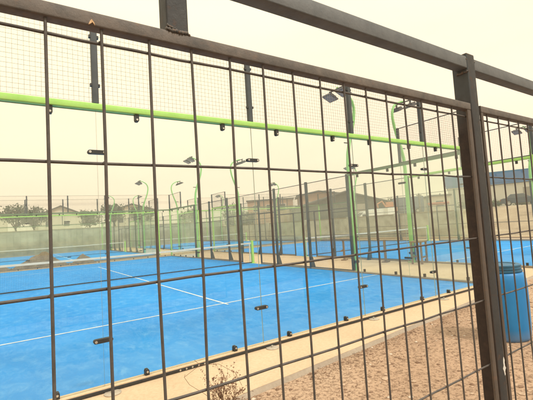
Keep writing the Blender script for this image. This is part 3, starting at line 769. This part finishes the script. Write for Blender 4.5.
def building(name, label, cat, a, b, depth, z0, z1, wall, roof, roof_h=0, wins=(), extras=None, group=None):
    """front wall from a to b (as seen from the courts), depth behind it"""
    a, b = Vector(a), Vector(b); d = b - a; Lg = d.length; ang = math.atan2(d.y, d.x)
    T = thing(name, label, cat, (a.x, a.y, z0), ang, group)
    m = MB(); h = z1 - z0
    m.box(0, Lg, 0, depth, -1.5, h)
    if roof_h: m.prism([(0, h), (Lg, h), (Lg * .5, h + roof_h)], 1, .02, depth - .02)
    m.build('wall', wall, T)
    r = MB()
    if roof_h:
        ov = .5; k = roof_h / (Lg / 2)
        for s0, s1 in ((-ov, Lg / 2), (Lg + ov, Lg / 2)):
            zb = h - ov * k
            r.prism([(s0, zb + .05), (s0, zb + .25), (s1, h + roof_h + .25), (s1, h + roof_h + .05)], 1, -.5, depth + .5)
    else:
        r.box(-.2, Lg + .2, -.2, depth + .2, h + .002, h + .25)
    r.build('roof', roof, T)
    for x, z, w, hh, kind in wins:
        f_ = MB(); f_.box(x, x + w, -.06, .05, z, z + hh); wo = f_.build('door' if kind == 'door' else 'window', 'door_grey' if kind == 'door' else 'render_white', T)
        p = MB(); p.box(x + .08, x + w - .08, -.075, -.0605, z + .08, z + hh - .08); p.build('panel' if kind == 'door' else 'pane', 'door_grey' if kind == 'door' else 'window_dark', wo)
    return T
building('warehouse', 'long low warehouse with dark gabled roof behind the block wall', 'warehouse', (38.6, 40.3), (49.8, 34.4), 22, 2.3, 4.15, 'render_dark', 'roof_dark', 1.75,
         [(7.4, 0, 2.2, 1.7, 'door')])
building('brick_house', 'pale orange brick house left of the dark gabled warehouse', 'house', (37.4, 55.2), (44.2, 50.4), 8, 3.2, 6.1, 'brick_pale', 'roof_dark', 0,
         [(1, 1, 1.2, 1.2, 'w'), (3.4, 1, 1.2, 1.2, 'w'), (5.8, 1, 1.2, 1.2, 'w')])
building('brick_house', 'second brick house, half hidden by the warehouse roof', 'house', (45.2, 49.8), (51, 45.5), 8, 3.0, 6.5, 'brick_pale', 'roof_dark', .6,
         [(1.2, 1.2, 1.2, 1.2, 'w'), (4, 1.2, 1.2, 1.2, 'w')])
building('yellow_house', 'small yellowish flat-roofed house beside the white blue-topped hall', 'house', (52.3, 28.2), (54.2, 26.3), 5, 2.3, 4.25, 'render_cream', 'roof_dark', 0, [(.6, .4, 1.2, 1.0, 'w')])
T = building('white_hall', 'white hall with broad blue band under its roof, at the right edge', 'hall', (54.6, 26.8), (63.5, 10.2), 14, 2.0, 5.3, 'render_white', 'cladding_blue', 0,
             [(1.6, 0, 2.0, 2.3, 'door'), (9.2, 0, 2.6, 2.6, 'door'), (13.4, 1.2, 1.8, 1.1, 'w')])
m = MB(); m.box(-.25, 19.1, -.25, 14.2, 3.56, 5.05); m.build('blue_band', 'cladding_blue', T)
m = MB()
for k in range(38): m.box(-.2 + .5 * k, -.16 + .5 * k, -.275, -.2505, 3.58, 5.03)
m.build('band_seams', 'cladding_blue', T)
building('grey_shed', 'blue grey shed beside the power pole, low on the horizon', 'shed', (57.2, 38.5), (60.8, 33.2), 6, 2.6, 4.2, 'truck_blue', 'roof_dark', .5, [(1, 0, 1.6, 1.4, 'door'), (3.6, .6, 1.0, .7, 'w')])
# houses far left, behind the rear wall
for (a, b, z1, rh, lab) in (((-8, 78), (1, 79), 6.2, 1.4, 'grey gabled house in the far left background'),
                            ((6, 84), (14, 84.5), 6.4, 1.7, 'pale gabled house above the heaps, far behind the courts'),
                            ((19, 80), (27, 78), 6.6, 1.2, 'low pale house between the far masts')):
    building('distant_house', lab, 'house', a, b, 8, 3.0, z1, 'render_cream', 'roof_dark', rh, [(1.2, 1.0, 1.2, 1.2, 'w'), (4.5, 1.0, 1.2, 1.2, 'w')], group='houses in the far left background')

setting(quick('outer_kerb', 'concrete_apron', None, (25.0, 25.5, -2, 21, -.2, .10)))
# vehicles on the bank
def wheels(T, xs_, w, r):
    for x in xs_:
        for y in (-w / 2, w / 2):
            m = MB()
            m.tube([(x, y - .1, r), (x, y + .1, r)], r, 18); wo = m.build('wheel', 'tyre', T, 40)
            m = MB(); m.tube([(x, y - .115, r), (x, y + .115, r)], r * .58, 14); m.build('rim', 'bolt_zinc', wo, 40)
def car(label, loc, rz):
    T = thing('parked_car', label, 'car', loc, rz)
    m = MB(); m.prism([(-2.15, .32), (2.1, .32), (2.18, .55), (2.1, .78), (1.15, .92), (-1.9, .95), (-2.18, .85)], 1, -.86, .86)
    m.build('body', 'car_paint', T, 40)
    m = MB(); v = [(-1.55, .95), (-1.05, 1.42), (.25, 1.44), (1.05, .925)]
    n4 = len(v); vs = [(x, -.80 if z < 1 else -.62, z) for x, z in v] + [(x, .80 if z < 1 else .62, z) for x, z in v]
    m.add(vs, [(i, (i + 1) % 4, 4 + (i + 1) % 4, 4 + i) for i in range(4)] + [(3, 2, 1, 0), (4, 5, 6, 7)]); m.build('cabin', 'car_paint', T)
    for y, s in ((-.80, -1), (.80, 1)):
        for xa, xb, xc, xd in ((-1.35, -.3, -.3, -.98), (-.2, .85, .22, -.2)):
            m = MB(); yo = s * .012
            m.add([(xa, y + yo, .97), (xb, y + yo, .97), (xc, s * .635 + yo, 1.38), (xd, s * .635 + yo, 1.38)], [(0, 1, 2, 3)]); m.build('window', 'window_dark', T)
    for y in (-.62, .62):
        m = MB(); m.box(2.06, 2.175, y - .16, y + .16, .60, .74); m.build('headlight', 'lamp_glass', T)
        m = MB(); m.box(-2.19, -2.13, y - .14, y + .14, .66, .82); m.build('tail_light', 'awning_red', T)
    wheels(T, (-1.35, 1.35), 1.62, .32)
car('dark blue car parked on the sandy bank before the white hall', (54.0, 17.1, H(54.0, 17.1)), math.radians(-62))
def van(name, label, loc, rz, mat, L_, h, cat='van'):
    T = thing(name, label, cat, loc, rz, 'vans and trucks parked on the bank')
    m = MB(); m.prism([(-L_ / 2, .4), (L_ / 2, .4), (L_ / 2, 1.0), (L_ / 2 - .55, 1.25), (L_ / 2 - 1.25, h), (-L_ / 2, h)], 1, -.95, .95); m.build('body', mat, T)
    for y in (-.956, .951):
        m = MB(); m.box(L_ / 2 - 1.55, L_ / 2 - .85, y, y + .005, 1.3, 1.85) if h > 2.2 else m.box(L_ / 2 - 1.4, L_ / 2 - .9, y, y + .005, 1.15, 1.5); m.build('window', 'window_dark', T)
    m = MB(); x0, x1 = L_ / 2 - .53, L_ / 2 - 1.22
    m.add([(x0 + .02, -.8, 1.28), (x0 + .02, .8, 1.28), (x1 + .03, .8, h - .06), (x1 + .03, -.8, h - .06)], [(0, 1, 2, 3)]); m.build('windscreen', 'window_dark', T)
    wheels(T, (-L_ / 2 + .9, L_ / 2 - .85), 1.74, .36)
van('white_van', 'white delivery van on the bank, right of the warehouse gable', (37.4, 26.9, H(37.4, 26.9) - .05), math.radians(150), 'van_paint', 4.2, 1.9)
van('white_van', 'shorter white van beside the orange digger', (38.9, 26.9, H(38.9, 26.9) - .2), math.radians(100), 'van_paint', 3.8, 2.1)
van('box_truck', 'slate blue box truck near the power pole', (51.5, 32.2, H(51.5, 32.2)), math.radians(130), 'truck_blue', 5.5, 2.5, 'truck')
T = thing('mini_digger', 'small orange digger on the bank with its arm folded', 'digger', (48.4, 32.4, H(48.4, 32.4)), math.radians(140))
for y in (-.6, .6):
    m = MB(); m.prism([(-.9, .0), (.9, .0), (1.1, .25), (.9, .5), (-.9, .5), (-1.1, .25)], 1, y - .2, y + .2); m.build('track', 'tyre', T)
m = MB(); m.bbox(-1.0, .6, -.75, .75, .55, 1.15, .08, 2); m.build('body', 'machine_orange', T)
m = MB(); m.box(-.5, .55, -.7, .1, 1.151, 1.95); m.build('cab', 'machine_orange', T)
m = MB(); m.box(-.4, .45, -.71, -.7005, 1.3, 1.85); m.build('window', 'window_dark', T)
m = MB(); m.tube([(.5, .35, .95), (1.2, .35, 2.1), (1.9, .35, 1.7)], .13, 8); m.build('boom', 'machine_orange', T)
m = MB(); m.tube([(1.9, .35, 1.7), (1.7, .35, .6)], .1, 8); m.build('stick', 'machine_orange', T)
m = MB(); m.prism([(1.45, .65), (1.95, .6), (1.85, .15), (1.5, .2)], 1, .1, .6); m.build('bucket', 'tyre', T)
T = thing('market_awning', 'small red awning on thin legs beside the yellowish house', 'awning', (50.9, 26.2, H(50.9, 26.2)), math.radians(-60))
m = MB(); m.prism([(-1.2, 1.0), (1.2, .8), (1.2, .9), (-1.2, 1.12)], 0, -1.4, 1.4); m.build('canopy', 'awning_red', T)
for x in (-1.3, 1.3):
    for y, z in ((-1.1, .98), (1.1, .80)):
        m = MB(); m.tube([(x, y, -.1), (x, y, z)], .035, 6); m.build('leg', 'pole_wood', T)

# power poles
def pole(label, x, y, h, arm, tilt=0):
    z = H(x, y)
    T = thing('power_pole', label, 'power pole', (x, y, z), math.radians(-35), 'power poles on the bank')
    m = MB(); m.tube([(0, 0, -.2), (0, 0, h)], [.16, .11], 8); m.build('pole', 'pole_wood', T)
    m = MB(); m.box(-arm, arm, -.06, .06, h - .32, h - .18); m.build('crossarm', 'pole_wood', T)
    for sx in (-1, 0, 1):
        m = MB(); m.lathe([(.03, 0), (.06, .05), (.04, .09), (.06, .13), (.02, .18)], 8, (sx * arm * .85, 0, h - .18 + (.19 if sx == 0 else .001))); m.build('insulator', 'render_white', T)
pole('plain power pole over the blue grey shed', 50.6, 28.9, 2.7, .35)
pole('power pole with wide crossarm left of the white hall', 60.9, 31.9, 2.9, 1.7)

# trees and shrubs
def tree(name, label, x, y, h, r, mat, seed, trunk_h=.35, group='trees behind the courts', n=900):
    random.seed(seed); z = H(x, y)
    T = thing(name, label, 'tree' if trunk_h > .12 else 'shrub', (x, y, z), 0, group)
    m = MB(); top = h * trunk_h
    m.tube([(0, 0, -.2), (.05 * r, 0, top * .6), (.0, .05 * r, top), (.1 * r, .1 * r, h * .75)], [.05 * r + .06, .045 * r + .05, .04 * r + .03, .02], 7)
    tips = []
    for k in range(6):
        t = 2 * PI * k / 6 + random.uniform(-.3, .3); e_ = random.uniform(.4, .8) * r; zz = random.uniform(top + .15 * h, h * .9)
        m.tube([(0, 0, top * .9), (e_ * .5 * math.cos(t), e_ * .5 * math.sin(t), (top + zz) / 2), (e_ * math.cos(t), e_ * math.sin(t), zz)], [.03 * r + .02, .02 * r + .015, .01], 5)
        tips.append(Vector((e_ * math.cos(t), e_ * math.sin(t), zz)))
    m.build('trunk', 'bark', T)
    c = MB(); clumps = []
    for k in range(26):
        u = Vector((random.gauss(0, 1), random.gauss(0, 1), random.gauss(0, .8))).normalized() * random.uniform(.35, 1) ** .6
        clumps.append((Vector((u.x * r * .85, u.y * r * .85, top + (h - top) * (.5 + .45 * u.z))), random.uniform(.18, .36) * r))
    clumps += [(t, .28 * r) for t in tips]
    for i in range(n * 2):
        p, q = random.choice(clumps)
        o = p + Vector((random.gauss(0, .5), random.gauss(0, .5), random.gauss(0, .42))) * q
        s = random.uniform(.10, .21) * (r / 2) ** .5
        a_ = Vector((random.gauss(0, 1), random.gauss(0, 1), random.gauss(0, 1))).normalized() * s; b_ = a_.orthogonal().normalized() * s * .55
        b_.rotate(Matrix.Rotation(random.uniform(0, 6.28), 3, a_.normalized()))
        c.add([o - a_, o + b_, o + a_, o - b_], [(0, 1, 2, 3)])
    c.build('crown', mat, T, recalc=False)
TREES = [(-4, 64, 4.6, 2.4, 'leaf_dark', 'dark rounded tree at the far left edge behind the rear wall'),
         (2.0, 68, 5.4, 2.2, 'leaf_dark', 'dark tree between the two gabled houses, far left'),
         (4.6, 70, 5.2, 2.6, 'leaf_dark', 'broad dark tree touching the roof of the pale gabled house'),
         (12.5, 66, 4.2, 2.0, 'leaf_olive', 'low olive tree behind the smaller soil heap'),
         (16.5, 66, 5.2, 2.2, 'leaf_dark', 'dark tree below the pair of distant masts'),
         (20.5, 64, 4.4, 2.4, 'leaf_olive', 'olive tree just right of the distant masts'),
         (24.5, 52, 4.6, 1.7, 'leaf_olive', 'scrubby olive tree before the corner of the block walls'),
         (29.8, 47, 5.2, 1.9, 'leaf_olive', 'small olive tree behind the block wall, left of the brick house'),
         (33.5, 49, 4.0, 1.6, 'leaf_olive', 'second olive tree behind the block wall, close to the brick house'),
         (55.5, 38, 2.6, 1.6, 'leaf_dark', 'dark low tree behind the blue grey shed'),
         (62, 36, 2.6, 2.0, 'leaf_dark', 'dark tree beyond the wide crossarm pole')]
for i, (x, y, h, r, mt, lab) in enumerate(TREES): tree('broadleaf_tree', lab, x, y, h, r, mt, 40 + i, .3)
for i, (x, y, h, r, lab) in enumerate(((54.2, 24.2, 1.0, 1.0, 'low dry shrub at the left foot of the white hall'), (55.9, 21.0, .9, 1.1, 'low dry shrub in the middle of the white hall front'), (57.3, 18.4, .8, .9, 'low dry shrub behind the dark blue car'))):
    tree('roadside_shrub', lab, x, y, h, r, 'leaf_olive', 80 + i, .08, 'shrubs before the white hall', 350)

# ------------------------------------------------------------------ dusty air
hm = bpy.data.materials.new('air'); hm.use_nodes = True; MATS['air'] = hm; hm.node_tree.nodes.clear()
ho_ = hm.node_tree.nodes.new('ShaderNodeOutputMaterial'); pv = hm.node_tree.nodes.new('ShaderNodeVolumePrincipled')
pv.inputs['Color'].default_value = (.97, .93, .86, 1); pv.inputs['Density'].default_value = .0014; pv.inputs['Anisotropy'].default_value = .2
hm.node_tree.links.new(pv.outputs[0], ho_.inputs['Volume'])
setting(quick('haze', 'air', None, (-560, 560, -560, 560, -8, 40)), 'stuff')
# ------------------------------------------------------------------ sky, sun, exposure
SUN_EL, SUN_AZ = math.radians(54), math.radians(158)          # azimuth clockwise from +y: high, behind and to the right
w = bpy.data.worlds.new('World'); SC.world = w; w.use_nodes = True
nt = w.node_tree; bg = nt.nodes['Background']
sky = nd(nt, 'ShaderNodeTexSky', sky_type='NISHITA'); sky.sun_disc = False
sky.sun_elevation = SUN_EL; sky.sun_rotation = SUN_AZ; sky.dust_density = 4; sky.air_density = 1
tc = nd(nt, 'ShaderNodeTexCoord'); sx = nd(nt, 'ShaderNodeSeparateXYZ'); nt.links.new(tc.outputs['Generated'], sx.inputs[0])
cr = ramp(nt, [(0.0, (.76, .55, .39)), (.10, (.82, .64, .46)), (.22, (.94, .76, .53)), (.42, (1.0, .88, .58)), (.58, (1.04, .94, .63)), (.78, (1.36, 1.28, 1.08)), (1.0, (1.5, 1.46, 1.36))])
nt.links.new(sx.outputs[2], cr.inputs[0])
cn = nd(nt, 'ShaderNodeTexNoise'); cn.inputs['Scale'].default_value = 2.2; cn.inputs['Detail'].default_value = 5
mp = nd(nt, 'ShaderNodeMapping'); mp.inputs['Scale'].default_value = (1, 1, 3.5); nt.links.new(tc.outputs['Generated'], mp.inputs[0]); nt.links.new(mp.outputs[0], cn.inputs['Vector'])
cm = nd(nt, 'ShaderNodeMapRange'); cm.inputs[1].default_value = .3; cm.inputs[2].default_value = .7; cm.inputs[3].default_value = 8.6; cm.inputs[4].default_value = 9.6
nt.links.new(cn.outputs[0], cm.inputs[0])
vm = nd(nt, 'ShaderNodeVectorMath', operation='SCALE'); nt.links.new(cr.outputs[0], vm.inputs[0]); nt.links.new(cm.outputs[0], vm.inputs['Scale'])
mx = nd(nt, 'ShaderNodeMix', data_type='RGBA'); mx.inputs[0].default_value = .88      # veil of thin cloud over the clear sky
nt.links.new(sky.outputs[0], mx.inputs[6]); nt.links.new(vm.outputs[0], mx.inputs[7])
nt.links.new(mx.outputs[2], bg.inputs[0]); bg.inputs[1].default_value = .1
sun = bpy.data.lights.new('sun', 'SUN'); sun.energy = 1.5; sun.angle = math.radians(10); sun.color = (1, .94, .84)
so = bpy.data.objects.new('sun', sun); COL.objects.link(so)
dirv = Vector((math.sin(SUN_AZ) * math.cos(SUN_EL), math.cos(SUN_AZ) * math.cos(SUN_EL), math.sin(SUN_EL)))
so.rotation_euler = dirv.to_track_quat('Z', 'Y').to_euler(); so.location = dirv * 60
vs_ = SC.view_settings; vs_.view_transform = 'Standard'; vs_.look = 'None'; vs_.gamma = 1; vs_.use_curve_mapping = False
vs_.exposure = .7
SC.render.engine = 'CYCLES'
SC.cycles.transparent_max_bounces = 64; SC.cycles.max_bounces = 8; SC.cycles.volume_bounces = 2
